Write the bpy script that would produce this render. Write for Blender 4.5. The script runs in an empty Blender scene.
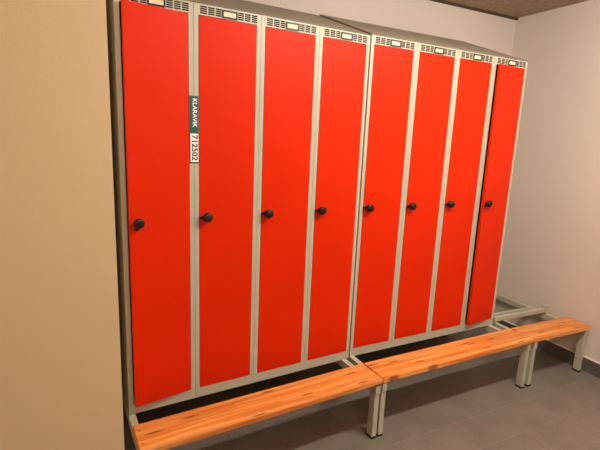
import bpy, bmesh, math
from mathutils import Vector, Matrix

S = bpy.context.scene
COL = S.collection

# ------------------------------------------------------------ materials
def lin(c):
    return tuple(((v/255)/12.92 if v/255 <= .04045 else (((v/255)+.055)/1.055)**2.4) for v in c)

def mat(name, rgb, rough=.5, metallic=0.0, noise=None, bump=None, spec=.5, coat=0):
    """rgb in display 0-255; noise=(scale, amount) varies the albedo; bump=(scale, strength)"""
    m = bpy.data.materials.new(name); m.use_nodes = True
    nt = m.node_tree; b = nt.nodes['Principled BSDF']
    col = (*lin(rgb), 1)
    b.inputs['Base Color'].default_value = col
    b.inputs['Roughness'].default_value = rough
    b.inputs['Metallic'].default_value = metallic
    b.inputs['Specular IOR Level'].default_value = spec
    b.inputs['Coat Weight'].default_value = coat
    tc = nt.nodes.new('ShaderNodeTexCoord')
    if noise:
        n = nt.nodes.new('ShaderNodeTexNoise'); n.inputs['Scale'].default_value = noise[0]
        n.inputs['Detail'].default_value = 4
        nt.links.new(tc.outputs['Object'], n.inputs['Vector'])
        r = nt.nodes.new('ShaderNodeValToRGB')
        a = noise[1]
        r.color_ramp.elements[0].position = .3; r.color_ramp.elements[1].position = .7
        r.color_ramp.elements[0].color = (*[v*(1-a) for v in col[:3]], 1)
        r.color_ramp.elements[1].color = (*[min(1, v*(1+a)) for v in col[:3]], 1)
        nt.links.new(n.outputs['Fac'], r.inputs['Fac'])
        nt.links.new(r.outputs['Color'], b.inputs['Base Color'])
    if bump:
        n2 = nt.nodes.new('ShaderNodeTexNoise'); n2.inputs['Scale'].default_value = bump[0]
        n2.inputs['Detail'].default_value = 3
        nt.links.new(tc.outputs['Object'], n2.inputs['Vector'])
        bp = nt.nodes.new('ShaderNodeBump'); bp.inputs['Strength'].default_value = bump[1]
        bp.inputs['Distance'].default_value = .002
        nt.links.new(n2.outputs['Fac'], bp.inputs['Height'])
        nt.links.new(bp.outputs['Normal'], b.inputs['Normal'])
    return m

def mat_wood():
    m = bpy.data.materials.new('lacquered_pine'); m.use_nodes = True
    nt = m.node_tree; L = nt.links.new; b = nt.nodes['Principled BSDF']
    b.inputs['Roughness'].default_value = .38
    tc = nt.nodes.new('ShaderNodeTexCoord')
    # per-board shift so that the three boards differ
    oi = nt.nodes.new('ShaderNodeObjectInfo')
    mul = nt.nodes.new('ShaderNodeMath'); mul.operation = 'MULTIPLY'; mul.inputs[1].default_value = 7
    L(oi.outputs['Random'], mul.inputs[0])
    comb = nt.nodes.new('ShaderNodeCombineXYZ'); L(mul.outputs[0], comb.inputs[2]); L(mul.outputs[0], comb.inputs[0])
    add = nt.nodes.new('ShaderNodeVectorMath'); add.operation = 'ADD'
    L(tc.outputs['Object'], add.inputs[0]); L(comb.outputs[0], add.inputs[1])
    mp = nt.nodes.new('ShaderNodeMapping'); mp.inputs['Scale'].default_value = (1.1, 26, 14)
    L(add.outputs[0], mp.inputs['Vector'])
    g = nt.nodes.new('ShaderNodeTexNoise'); g.inputs['Scale'].default_value = 1.6
    g.inputs['Detail'].default_value = 5; g.inputs['Distortion'].default_value = .6
    L(mp.outputs[0], g.inputs['Vector'])
    r = nt.nodes.new('ShaderNodeValToRGB')
    e = r.color_ramp.elements
    e[0].position = .33; e[0].color = (*lin((208, 118, 44)), 1)
    e[1].position = .66; e[1].color = (*lin((240, 174, 96)), 1)
    mid = e.new(.5); mid.color = (*lin((228, 145, 68)), 1)
    L(g.outputs['Fac'], r.inputs['Fac'])
    # staves about 45 mm wide, each a slightly different tone
    sep = nt.nodes.new('ShaderNodeSeparateXYZ'); L(tc.outputs['Object'], sep.inputs[0])
    ys = nt.nodes.new('ShaderNodeMath'); ys.operation = 'MULTIPLY'; ys.inputs[1].default_value = 1/.0445
    L(sep.outputs['Y'], ys.inputs[0])
    fl = nt.nodes.new('ShaderNodeMath'); fl.operation = 'FLOOR'; L(ys.outputs[0], fl.inputs[0])
    xs = nt.nodes.new('ShaderNodeMath'); xs.operation = 'MULTIPLY_ADD'; xs.inputs[1].default_value = 2.3
    L(sep.outputs['X'], xs.inputs[0]); L(fl.outputs[0], xs.inputs[2])
    fx = nt.nodes.new('ShaderNodeMath'); fx.operation = 'FLOOR'; L(xs.outputs[0], fx.inputs[0])
    cb = nt.nodes.new('ShaderNodeCombineXYZ'); L(fl.outputs[0], cb.inputs[0]); L(oi.outputs['Random'], cb.inputs[1]); L(fx.outputs[0], cb.inputs[2])
    wn = nt.nodes.new('ShaderNodeTexWhiteNoise'); L(cb.outputs[0], wn.inputs['Vector'])
    mr = nt.nodes.new('ShaderNodeMapRange'); mr.inputs['To Min'].default_value = .90; mr.inputs['To Max'].default_value = 1.07
    L(wn.outputs['Value'], mr.inputs['Value'])
    vm = nt.nodes.new('ShaderNodeVectorMath'); vm.operation = 'SCALE'
    L(r.outputs['Color'], vm.inputs[0]); L(mr.outputs[0], vm.inputs['Scale'])
    # stave glue lines
    fr = nt.nodes.new('ShaderNodeMath'); fr.operation = 'FRACT'; L(ys.outputs[0], fr.inputs[0])
    ln = nt.nodes.new('ShaderNodeMath'); ln.operation = 'LESS_THAN'; ln.inputs[1].default_value = .05
    L(fr.outputs[0], ln.inputs[0])
    lm = nt.nodes.new('ShaderNodeMath'); lm.operation = 'MULTIPLY'; lm.inputs[1].default_value = .45; L(ln.outputs[0], lm.inputs[0])
    mixl = nt.nodes.new('ShaderNodeMix'); mixl.data_type = 'RGBA'
    L(lm.outputs[0], mixl.inputs['Factor']); L(vm.outputs[0], mixl.inputs['A']); mixl.inputs['B'].default_value = (*lin((150, 78, 34)), 1)
    # knots
    mk = nt.nodes.new('ShaderNodeMapping'); mk.inputs['Scale'].default_value = (1.25, 7.5, 5)
    L(add.outputs[0], mk.inputs['Vector'])
    v = nt.nodes.new('ShaderNodeTexVoronoi'); v.inputs['Scale'].default_value = 2.0; v.voronoi_dimensions = '2D'
    L(mk.outputs[0], v.inputs['Vector'])
    kr = nt.nodes.new('ShaderNodeValToRGB')
    kr.color_ramp.elements[0].position = .05; kr.color_ramp.elements[0].color = (1, 1, 1, 1)
    kr.color_ramp.elements[1].position = .11; kr.color_ramp.elements[1].color = (0, 0, 0, 1)
    L(v.outputs['Distance'], kr.inputs['Fac'])
    km = nt.nodes.new('ShaderNodeMath'); km.operation = 'MULTIPLY'; km.inputs[1].default_value = .8; L(kr.outputs['Color'], km.inputs[0])
    mx = nt.nodes.new('ShaderNodeMix'); mx.data_type = 'RGBA'
    L(km.outputs[0], mx.inputs['Factor']); L(mixl.outputs['Result'], mx.inputs['A']); mx.inputs['B'].default_value = (*lin((122, 58, 26)), 1)
    L(mx.outputs['Result'], b.inputs['Base Color'])
    return m

def mat_tiles(name, rgb, grout, w, h, offx=0., offy=0., stagger=.5, axes='XY', rough=.5, mortar=.004):
    m = bpy.data.materials.new(name); m.use_nodes = True
    nt = m.node_tree; L = nt.links.new; b = nt.nodes['Principled BSDF']
    b.inputs['Roughness'].default_value = rough
    tc = nt.nodes.new('ShaderNodeTexCoord')
    vec = tc.outputs['Object']
    if axes != 'XY':
        sp = nt.nodes.new('ShaderNodeSeparateXYZ'); L(vec, sp.inputs[0])
        cb = nt.nodes.new('ShaderNodeCombineXYZ')
        L(sp.outputs[axes[0]], cb.inputs[0]); L(sp.outputs[axes[1]], cb.inputs[1]); vec = cb.outputs[0]
    mp = nt.nodes.new('ShaderNodeMapping'); mp.inputs['Location'].default_value = (offx, offy, 0)
    L(vec, mp.inputs['Vector'])
    br = nt.nodes.new('ShaderNodeTexBrick'); br.offset = stagger
    br.inputs['Scale'].default_value = 1; br.inputs['Brick Width'].default_value = w; br.inputs['Row Height'].default_value = h
    br.inputs['Mortar Size'].default_value = mortar/2; br.inputs['Mortar Smooth'].default_value = .3
    c = lin(rgb)
    br.inputs['Color1'].default_value = (*[x*.95 for x in c], 1); br.inputs['Color2'].default_value = (*[x*1.05 for x in c], 1)
    br.inputs['Mortar'].default_value = (*lin(grout), 1)
    L(mp.outputs[0], br.inputs['Vector'])
    n = nt.nodes.new('ShaderNodeTexNoise'); n.inputs['Scale'].default_value = 90; n.inputs['Detail'].default_value = 5
    L(tc.outputs['Object'], n.inputs['Vector'])
    n3 = nt.nodes.new('ShaderNodeTexNoise'); n3.inputs['Scale'].default_value = 5; n3.inputs['Detail'].default_value = 3
    L(tc.outputs['Object'], n3.inputs['Vector'])
    ad = nt.nodes.new('ShaderNodeMath'); ad.operation = 'ADD'; L(n.outputs['Fac'], ad.inputs[0]); L(n3.outputs['Fac'], ad.inputs[1])
    mr = nt.nodes.new('ShaderNodeMapRange'); mr.inputs['From Min'].default_value = .7; mr.inputs['From Max'].default_value = 1.3
    mr.inputs['To Min'].default_value = .84; mr.inputs['To Max'].default_value = 1.16
    L(ad.outputs[0], mr.inputs['Value'])
    vm = nt.nodes.new('ShaderNodeVectorMath'); vm.operation = 'SCALE'; L(br.outputs['Color'], vm.inputs[0]); L(mr.outputs[0], vm.inputs['Scale'])
    L(vm.outputs[0], b.inputs['Base Color'])
    bp = nt.nodes.new('ShaderNodeBump'); bp.invert = True; bp.inputs['Strength'].default_value = .4; bp.inputs['Distance'].default_value = .002
    L(br.outputs['Fac'], bp.inputs['Height']); L(bp.outputs['Normal'], b.inputs['Normal'])
    return m

M = {
    'red':    mat('red_powder_coat', (216, 41, 0), .45, noise=(3, .03), bump=(220, .05), spec=.12),
    'grey':   mat('pale_grey_enamel', (186, 183, 163), .42, bump=(150, .04)),
    'top':    mat('darker_grey_enamel', (152, 143, 124), .55, noise=(6, .05)),  # sloping tops, a darker grey than the locker bodies
    'dark':   mat('slot_shade', (14, 13, 12), .8),  # shade inside the vent slots, put into the colour
    'black':  mat('black_plastic', (7, 8, 9), .45),
    'rubber': mat('black_rubber', (14, 14, 14), .75),
    'card':   mat('cream_paper', (236, 222, 190), .7, noise=(60, .1)),
    'steel':  mat('bright_steel', (205, 205, 200), .3, metallic=.9),
    'wallR':  mat('painted_plaster', (218, 207, 197), .8, noise=(2.2, .015), bump=(120, .25)),
    'wallB':  mat('painted_plaster_beige', (224, 198, 157), .8, noise=(1.4, .02), bump=(140, .2)),
    'ceil':   mat('woodwool_board', (168, 148, 124), .95, noise=(60, .28), bump=(90, 1.0)),
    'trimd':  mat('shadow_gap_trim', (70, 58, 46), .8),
    'caulk':  mat('white_caulk', (232, 226, 214), .6),
    'green':  mat('green_label_vinyl', (20, 92, 82), .4),
    'white':  mat('white_label_vinyl', (250, 250, 250), .45),
    'ink':    mat('black_ink', (18, 18, 18), .5),
    'wood':   mat_wood(),
    'floor':  mat_tiles('floor_tiles', (122, 114, 106), (140, 128, 118), .6, .212, .1, .385, rough=.45, mortar=.0045),
    'skirtY': mat_tiles('skirting_tiles_side', (96, 92, 89), (120, 112, 104), .6, .4, .3, .1, 0, 'YZ', rough=.35),
    'skirtX': mat_tiles('skirting_tiles_front', (96, 92, 89), (120, 112, 104), .6, .4, .3, .1, 0, 'XZ', rough=.35),
    'plinth': mat_tiles('plinth_tiles', (128, 124, 120), (140, 134, 126), .3, .3, .1, .1, 0, rough=.35),
    'olive':  mat('beige_tile_edge', (150, 136, 108), .5, noise=(30, .08)),
}

# ------------------------------------------------------------ helpers
def box(bm, x0, x1, y0, y1, z0, z1, bev=0, seg=2):
    vs = [bm.verts.new((x, y, z)) for x in (x0, x1) for y in (y0, y1) for z in (z0, z1)]
    fs = [(0, 1, 3, 2), (4, 6, 7, 5), (0, 4, 5, 1), (2, 3, 7, 6), (0, 2, 6, 4), (1, 5, 7, 3)]
    faces = [bm.faces.new([vs[i] for i in f]) for f in fs]
    if bev:
        es = list({e for f in faces for e in f.edges})
        bmesh.ops.bevel(bm, geom=es, offset=bev, segments=seg, profile=.6, affect='EDGES')
    return faces

def lathe(bm, prof, seg=24, mtx=None):
    """prof = [(radius, y)]: revolved about the y axis"""
    rings = []
    for r, y in prof:
        ring = []
        for i in range(seg):
            a = 2*math.pi*i/seg
            v = Vector((r*math.cos(a), y, r*math.sin(a)))
            ring.append(bm.verts.new(mtx @ v if mtx else v))
        rings.append(ring)
    for a, b in zip(rings, rings[1:]):
        for i in range(seg):
            bm.faces.new((a[i], a[(i+1) % seg], b[(i+1) % seg], b[i]))
    bm.faces.new(rings[0]); bm.faces.new(rings[-1])

def prism(bm, pts, x0, x1):
    """polygon in (y,z) extruded along x"""
    a = [bm.verts.new((x0, y, z)) for y, z in pts]; b = [bm.verts.new((x1, y, z)) for y, z in pts]
    n = len(pts)
    for i in range(n):
        bm.faces.new((a[i], a[(i+1) % n], b[(i+1) % n], b[i]))
    bm.faces.new(a); bm.faces.new(b)

def obj(name, bm, m, parent=None, smooth=False, loc=None):
    bmesh.ops.recalc_face_normals(bm, faces=bm.faces[:])
    me = bpy.data.meshes.new(name); bm.to_mesh(me); bm.free()
    me.materials.append(m)
    if smooth:
        for p in me.polygons: p.use_smooth = True
    o = bpy.data.objects.new(name, me); COL.objects.link(o)
    if parent: o.parent = parent
    if loc: o.location = loc
    return o

def thing(name, label, cat, loc=(0, 0, 0), rz=0, group=None):
    o = bpy.data.objects.new(name, None); COL.objects.link(o); o.empty_display_size = .1
    o.location = loc; o.rotation_euler = (0, 0, rz)
    o['label'] = label; o['category'] = cat
    if group: o['group'] = group
    return o

def copy_tree(o, parent=None):
    c = o.copy(); COL.objects.link(c); c.parent = parent
    for ch in list(o.children): copy_tree(ch, c)
    return c

def struct(name, m, *boxes):
    bm = bmesh.new()
    for b in boxes: box(bm, *b)
    o = obj(name, bm, m); o['kind'] = 'structure'
    return o

# ------------------------------------------------------------ the room
XR, YB, ZC = 3.02, .645, 2.543
struct('floor', M['floor'], (-2.3, XR, -3.7, YB, -.12, 0))
struct('wall_back', M['wallR'], (-.05, XR, YB, YB+.12, 0, ZC))
struct('wall_right', M['wallR'], (XR, XR+.12, -3.7, YB+.12, 0, ZC))
struct('wall_left', M['wallB'], (-2.3, -.05, -.45, YB+.12, 0, ZC))
struct('wall_side', M['wallB'], (-2.42, -2.3, -3.7, YB+.12, 0, ZC))
struct('wall_front', M['wallR'], (-2.42, XR+.12, -3.82, -3.7, 0, ZC))
struct('ceiling', M['ceil'], (-2.42, XR+.12, -3.82, YB+.12, ZC, ZC+.1))
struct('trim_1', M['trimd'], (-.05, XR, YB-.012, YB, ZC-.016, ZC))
struct('baseboard_right', M['skirtY'], (XR-.011, XR, -3.7, YB, 0, .098))
struct('trim_2', M['caulk'], (XR-.012, XR, -3.7, YB, .098, .103))
struct('baseboard_back', M['skirtX'], (-.05, XR-.011, YB-.011, YB, 0, .098))
struct('baseboard_left', M['skirtX'], (-2.3, -.05, -.461, -.45, 0, .098))

# ------------------------------------------------------------ sections: place and angle of each run of furniture
SEC = [((0, -.0677), .0564, .308), ((1.2, 0), .0123, .315), ((2.4, .0148), -.0321, .318)]

def place(i, x, y, z):
    (ox, oy), a, _ = SEC[i]
    return (ox + x*math.cos(a) - y*math.sin(a), oy + x*math.sin(a) + y*math.cos(a), z)

# ------------------------------------------------------------ locker prototype (local x 0..0.3, front at y=0)
W, D, H = .2985, .55, 1.757
BR, HD, ST = .048, .043, .0195          # bottom rail, header, stile
def build_locker():
    t = thing('metal_locker', 'x', 'locker')
    bm = bmesh.new(); e = .0012
    box(bm, 0, e, 0, D, 0, H); box(bm, W-e, W, 0, D, 0, H)                     # side panels
    box(bm, e, W-e, D-e, D, 0, H); box(bm, e, W-e, 0, D-e, 0, e); box(bm, e, W-e, .002, D-e, H-e, H)
    box(bm, e, ST, 0, .016, BR, H-HD); box(bm, W-ST, W-e, 0, .016, BR, H-HD)     # stiles
    box(bm, e, W-e, 0, .016, e, BR)                                           # bottom rail
    box(bm, ST, W-ST, .016, .03, BR, BR+.02); box(bm, e, W-e, .03, D-e, H-.22, H-.218)   # door stop, hat shelf
    obj('body', bm, M['grey'], t)
    # vent panel with real slots
    bm = bmesh.new()
    groups = [(.026, .055), (.0605, .088), (.093, .116), (.192, .217), (.2225, .248), (.2535, .280)]
    rows = [(.0060+.0080*k, .0060+.0080*k+.0055) for k in range(4)]
    z0 = H-HD; zs = 0
    for a, b in rows:
        box(bm, e, W-e, 0, .0015, z0+zs, z0+a); zs = b
        xs = e
        for g0, g1 in groups:
            box(bm, xs, g0, 0, .0015, z0+a, z0+b); xs = g1
        box(bm, xs, W-e, 0, .0015, z0+a, z0+b)
    box(bm, e, W-e, 0, .0015, z0+zs, H)
    bmesh.ops.remove_doubles(bm, verts=bm.verts[:], dist=1e-6)
    vp = obj('vent_panel', bm, M['grey'], t)
    bm = bmesh.new()
    lx0, lx1, lz0, lz1 = .120, .188, z0+.003, z0+.035
    w = .0065
    box(bm, lx0, lx1, -.004, 0, lz0, lz0+w); box(bm, lx0, lx1, -.004, 0, lz1-w, lz1)
    box(bm, lx0, lx0+w, -.004, 0, lz0+w, lz1-w); box(bm, lx1-w, lx1, -.004, 0, lz0+w, lz1-w)
    obj('label_holder', bm, M['black'], vp)
    bm = bmesh.new(); box(bm, lx0+w, lx1-w, -.002, 0, lz0+w, lz1-w); obj('label_card', bm, M['card'], vp)
    # dark sheet added behind the slots, standing in for the unlit interior
    bm = bmesh.new(); box(bm, e, W-e, .020, .0215, z0+.001, H-e); obj('slot_shade_sheet', bm, M['dark'], vp)
    # door, hinged on its right side
    g = .0022
    dw, dz0, dz1 = W-2*ST-2*g, BR+g, H-HD-g
    bm = bmesh.new()
    box(bm, -dw, 0, 0, .0012, dz0, dz1)
    box(bm, -dw, -dw+.0012, .0012, .016, dz0, dz1); box(bm, -.0012, 0, .0012, .016, dz0, dz1)
    box(bm, -dw+.0012, -.0012, .0012, .016, dz0, dz0+.0012); box(bm, -dw+.0012, -.0012, .0012, .016, dz1-.0012, dz1)
    bmesh.ops.remove_doubles(bm, verts=bm.verts[:], dist=1e-6)
    d = obj('door', bm, M['red'], t, loc=(W-ST-g, -.001, 0))
    # turn knob with hasp tab
    bm = bmesh.new()
    lathe(bm, [(.0135, 0), (.0135, -.004), (.009, -.005), (.009, -.012), (.0165, -.014), (.0205, -.018), (.0215, -.026), (.0200, -.031), (.013, -.034), (.004, -.0345)], 28)
    k = obj('knob', bm, M['black'], d, smooth=True)
    k.location = (-dw+.030, 0, .875)
    bm = bmesh.new()
    box(bm, -.032, -.0155, -.012, -.004, -.0065, .0065, .002)
    tab = obj('hasp_tab', bm, M['black'], d)
    tab.location = k.location
    bm = bmesh.new()
    box(bm, -.015, .015, -.0385, -.034, -.003, .003, .0012)
    tab = obj('turn_grip', bm, M['black'], d)
    tab.location = k.location
    return t

lab = [
    'tall red-doored grey metal locker beside the beige wall, its door slightly ajar',
    'tall red-doored grey metal locker, second from the beige wall, green sticker at its seam',
    'tall red-doored grey metal locker, third along from the beige wall',
    'tall red-doored grey metal locker, last of the near run before the dark seam',
    'tall red-doored grey metal locker, first of the far run just after the dark seam',
    'tall red-doored grey metal locker, second after the dark seam, above the middle bench',
    'tall red-doored grey metal locker next to the ajar locker at the far end',
    'tall grey metal locker at the far end of the row, red door standing ajar',
]
proto = build_locker()
KZ = [.876, .880, .882, .883, .876, .874, .876, .874]
SW = [7.5, 0, 0, 0, 0, 0, 0, 6]
for i in range(8):
    s, j = (0, i) if i < 4 else (1, i-4)
    t = proto if i == 0 else copy_tree(proto)
    zb = SEC[s][2]
    if i == 4:
        pass
    x = .3*j + .0008 + (.0048 if s else 0)
    t.location = place(s, x, 0, zb); t.rotation_euler = (0, 0, SEC[s][1])
    t['label'] = lab[i]; t['group'] = 'row of red lockers'
    for ch in t.children:
        if ch.name.startswith('door'):
            ch.rotation_euler = (0, 0, math.radians(SW[i]))
            for sub in ch.children:
                sub.location.z = KZ[i]
                if i == 0 and sub.name.startswith(('turn_grip', 'hasp_tab')):
                    sub.rotation_euler = (0, math.radians(-80), 0)
                elif sub.name.startswith(('turn_grip', 'hasp_tab')):
                    sub.rotation_euler = (0, math.radians([0, -5, 2, -4, 3, -6, 0, -35][i]), 0)

# ------------------------------------------------------------ sloping tops, one over each run of four
for s, flare in ((0, .020), (1, 0)):
    t = thing('sloping_locker_top', ['grey sloping metal top over the four lockers nearest the beige wall',
              'grey sloping metal top over the four lockers at the far end of the row'][s], 'locker top',
              place(s, .0012 + .0044*s, 0, SEC[s][2]+H+.0003), SEC[s][1], 'sloping locker tops')
    th, r, w, y1 = .0015, .208, 1.197, .552
    def bent(bm):                       # the free end is cut on a skew so that it meets its neighbour
        for v in bm.verts:
            if v.co.x > .6: v.co.x += flare*v.co.y/y1
        return bm
    bm = bmesh.new()
    prism(bm, [(0, .004), (y1, r), (y1, r-th*1.1), (0, .004-th)], 0, w)
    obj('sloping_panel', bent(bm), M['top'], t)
    for x0 in (0, w-th):
        bm = bmesh.new(); prism(bm, [(.001, .0), (y1, .0), (y1, r-th*1.2), (.001, .0025)], x0, x0+th)
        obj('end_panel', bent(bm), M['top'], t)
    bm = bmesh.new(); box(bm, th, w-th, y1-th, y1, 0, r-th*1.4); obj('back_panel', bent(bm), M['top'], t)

# ------------------------------------------------------------ benches on their steel stands
def build_bench(s, length, label, end_open=False):
    (ox, oy), a, zb = SEC[s]
    dx = (-.0105, 0, .0095)[s]
    t = thing('locker_bench', label, 'bench', (ox+dx*math.cos(a), oy+dx*math.sin(a), 0), a, 'benches in front of the lockers')
    m = .0045
    zt = .3495
    ys0, ys1 = -.318, -.142
    bm = bmesh.new()
    box(bm, m/2+.0005, length-m/2, ys0, ys1, .3225, zt, .004, 3)
    seat = obj('seat', bm, M['wood'], t)
    ends = ((.027 if end_open else .0065), length-.0375)
    for x0 in ends:
        x1 = x0+.030
        bm = bmesh.new(); box(bm, x0, x1, -.306, -.263, .012, zb-.0285, .003)
        leg = obj('leg', bm, M['grey'], t)
        bm = bmesh.new(); box(bm, x0-.001, x1+.001, -.307, -.262, 0, .0125, .002)
        obj('foot_cap', bm, M['rubber'], leg)
        bm = bmesh.new(); box(bm, x0, x1, -.312, .53, zb-.045, zb, .003)
        sb = obj('side_bar', bm, M['grey'], t)
        bm = bmesh.new(); box(bm, x0+.002, x1-.002, ys0+.012, ys1-.006, zb-.0003, .3227)
        obj('seat_spacer', bm, M['rubber'], sb)
        bm = bmesh.new(); box(bm, x0, x1, .47, .52, .012, zb-.0455, .003)
        leg = obj('leg', bm, M['grey'], t)
        bm = bmesh.new(); box(bm, x0-.001, x1+.001, .469, .521, 0, .0125, .002)
        obj('foot_cap', bm, M['rubber'], leg)
    if end_open:
        bm = bmesh.new(); box(bm, .02, length-.047, .004, .034, zb+.010, zb+.040, .003)
        r = obj('cross_rail', bm, M['grey'], t)
        bm = bmesh.new(); box(bm, length-.046, length-.012, -.004, .040, zb+.009, zb+.068, .004)
        obj('end_bracket', bm, M['grey'], t)
        for yy in (.002, .026):
            bm = bmesh.new(); lathe(bm, [(.007, 0), (.007, .010)], 16, Matrix.Translation((length-.029, yy+.004, zb-.0005)) @ Matrix.Rotation(math.radians(90), 4, 'X'))
            obj('bolt', bm, M['rubber'], t)
    for y0 in (.12, .44):
        bm = bmesh.new(); box(bm, ends[0]+.030, ends[1], y0, y0+.028, zb-.030, zb-.0003)
        obj('cross_rail', bm, M['grey'], t)
    for x in (.022, length-.022):
        for y in (-.275, -.19):
            bm = bmesh.new(); lathe(bm, [(.0055, 0), (.0055, -.0012), (.004, -.002)], 14, Matrix.Translation((x, y, zt-.0004)) @ Matrix.Rotation(math.radians(-90), 4, 'X'))
            obj('screw', bm, M['steel'], seat)
    return t
build_bench(0, 1.2, 'long orange pine bench on grey legs nearest the beige wall')
build_bench(1, 1.2, 'middle pine bench on pale grey legs, between the near bench and the short one')
build_bench(2, .583, 'short pine bench on grey legs at the far corner against the wall', True)

# ------------------------------------------------------------ sticker across the seam of the first two lockers
(ox, oy), a, zb = SEC[0]
st = thing('lot_sticker', 'green vertical sticker with white lettering and a white number field on the locker frame', 'sticker',
           place(0, .300, -.0025, 1.4235), a)
bm = bmesh.new(); box(bm, -.0185, .0185, 0, .001, 0, .279); obj('backing', bm, M['green'], st)
bm = bmesh.new(); box(bm, -.0165, .0175, -.0008, 0, .006, .125); obj('number_field', bm, M['white'], st)
def text(name, s, size, m, x, z, y, wid):
    cu = bpy.data.curves.new(name, 'FONT'); cu.body = s; cu.size = size; cu.extrude = .00015; cu.offset = size*.022
    cu.align_x = 'LEFT'; cu.align_y = 'CENTER'
    tmp = bpy.data.objects.new('tmp_text', cu); COL.objects.link(tmp)
    bpy.context.view_layer.update()
    me = bpy.data.meshes.new_from_object(tmp.evaluated_get(bpy.context.evaluated_depsgraph_get()))
    COL.objects.unlink(tmp); bpy.data.objects.remove(tmp)
    xs = [v.co.x for v in me.vertices]; k = wid/(max(xs)-min(xs)); mn = min(xs)
    for v in me.vertices:
        # text x runs downwards (-z), text up points to +x
        px, py, pz = (v.co.x-mn)*k, v.co.y, v.co.z
        v.co = (x+py, y-pz, z-px)
    me.materials.clear(); me.materials.append(m); me.name = name
    o = bpy.data.objects.new(name, me); COL.objects.link(o); o.parent = st
    return o
text('lettering', 'KLARAVIK', .026, M['white'], .002, .268, -.0004, .118)
text('number', '712502', .034, M['ink'], .0005, .119, -.0012, .107)

# ------------------------------------------------------------ light
def area(name, loc, size, power, col, sy=None, aim=None):
    l = bpy.data.lights.new(name, 'AREA'); l.energy = power; l.color = col
    l.shape = 'RECTANGLE' if sy else 'DISK'; l.size = size
    if sy: l.size_y = sy
    o = bpy.data.objects.new(name, l); COL.objects.link(o); o.location = loc
    return o
def tube(x0, x1, y, z, n, power, col=(1, .91, .80)):
    # a row of small lamps under the ceiling, shaped like a bare fluorescent tube
    for i in range(n):
        l = bpy.data.lights.new('row_lamp', 'POINT'); l.energy = power/n; l.color = col; l.shadow_soft_size = .045
        o = bpy.data.objects.new('row_lamp', l); COL.objects.link(o)
        o.location = (x0+(x1-x0)*i/(n-1), y, z)
tube(1.05, 2.2, -1.17, ZC-.10, 6, 53)
area('ceiling_lamp', (1.65, -1.17, ZC-.03), 1.2, 15, (1, .91, .80), .08)
tube(-.2, .7, -2.6, ZC-.10, 3, 30)  # unseen second row, added as fill for the beige wall and near stile
wd = bpy.data.worlds.new('world'); S.world = wd; wd.use_nodes = True
wd.node_tree.nodes['Background'].inputs[0].default_value = (.6, .5, .4, 1)
wd.node_tree.nodes['Background'].inputs[1].default_value = .05

# ------------------------------------------------------------ camera
cam = bpy.data.cameras.new('camera'); co = bpy.data.objects.new('camera', cam); COL.objects.link(co)
co.location = (-.14737, -1.95750, 1.55533)
co.rotation_euler = (1.3724, -.0416, -.4615)
cam.sensor_width = 36; cam.lens = 440.53/600*36; cam.clip_start = .02
S.camera = co
S.view_settings.view_transform = 'Standard'; S.view_settings.look = 'None'
S.view_settings.gamma = 1; S.view_settings.use_curve_mapping = False
S.view_settings.exposure = .45
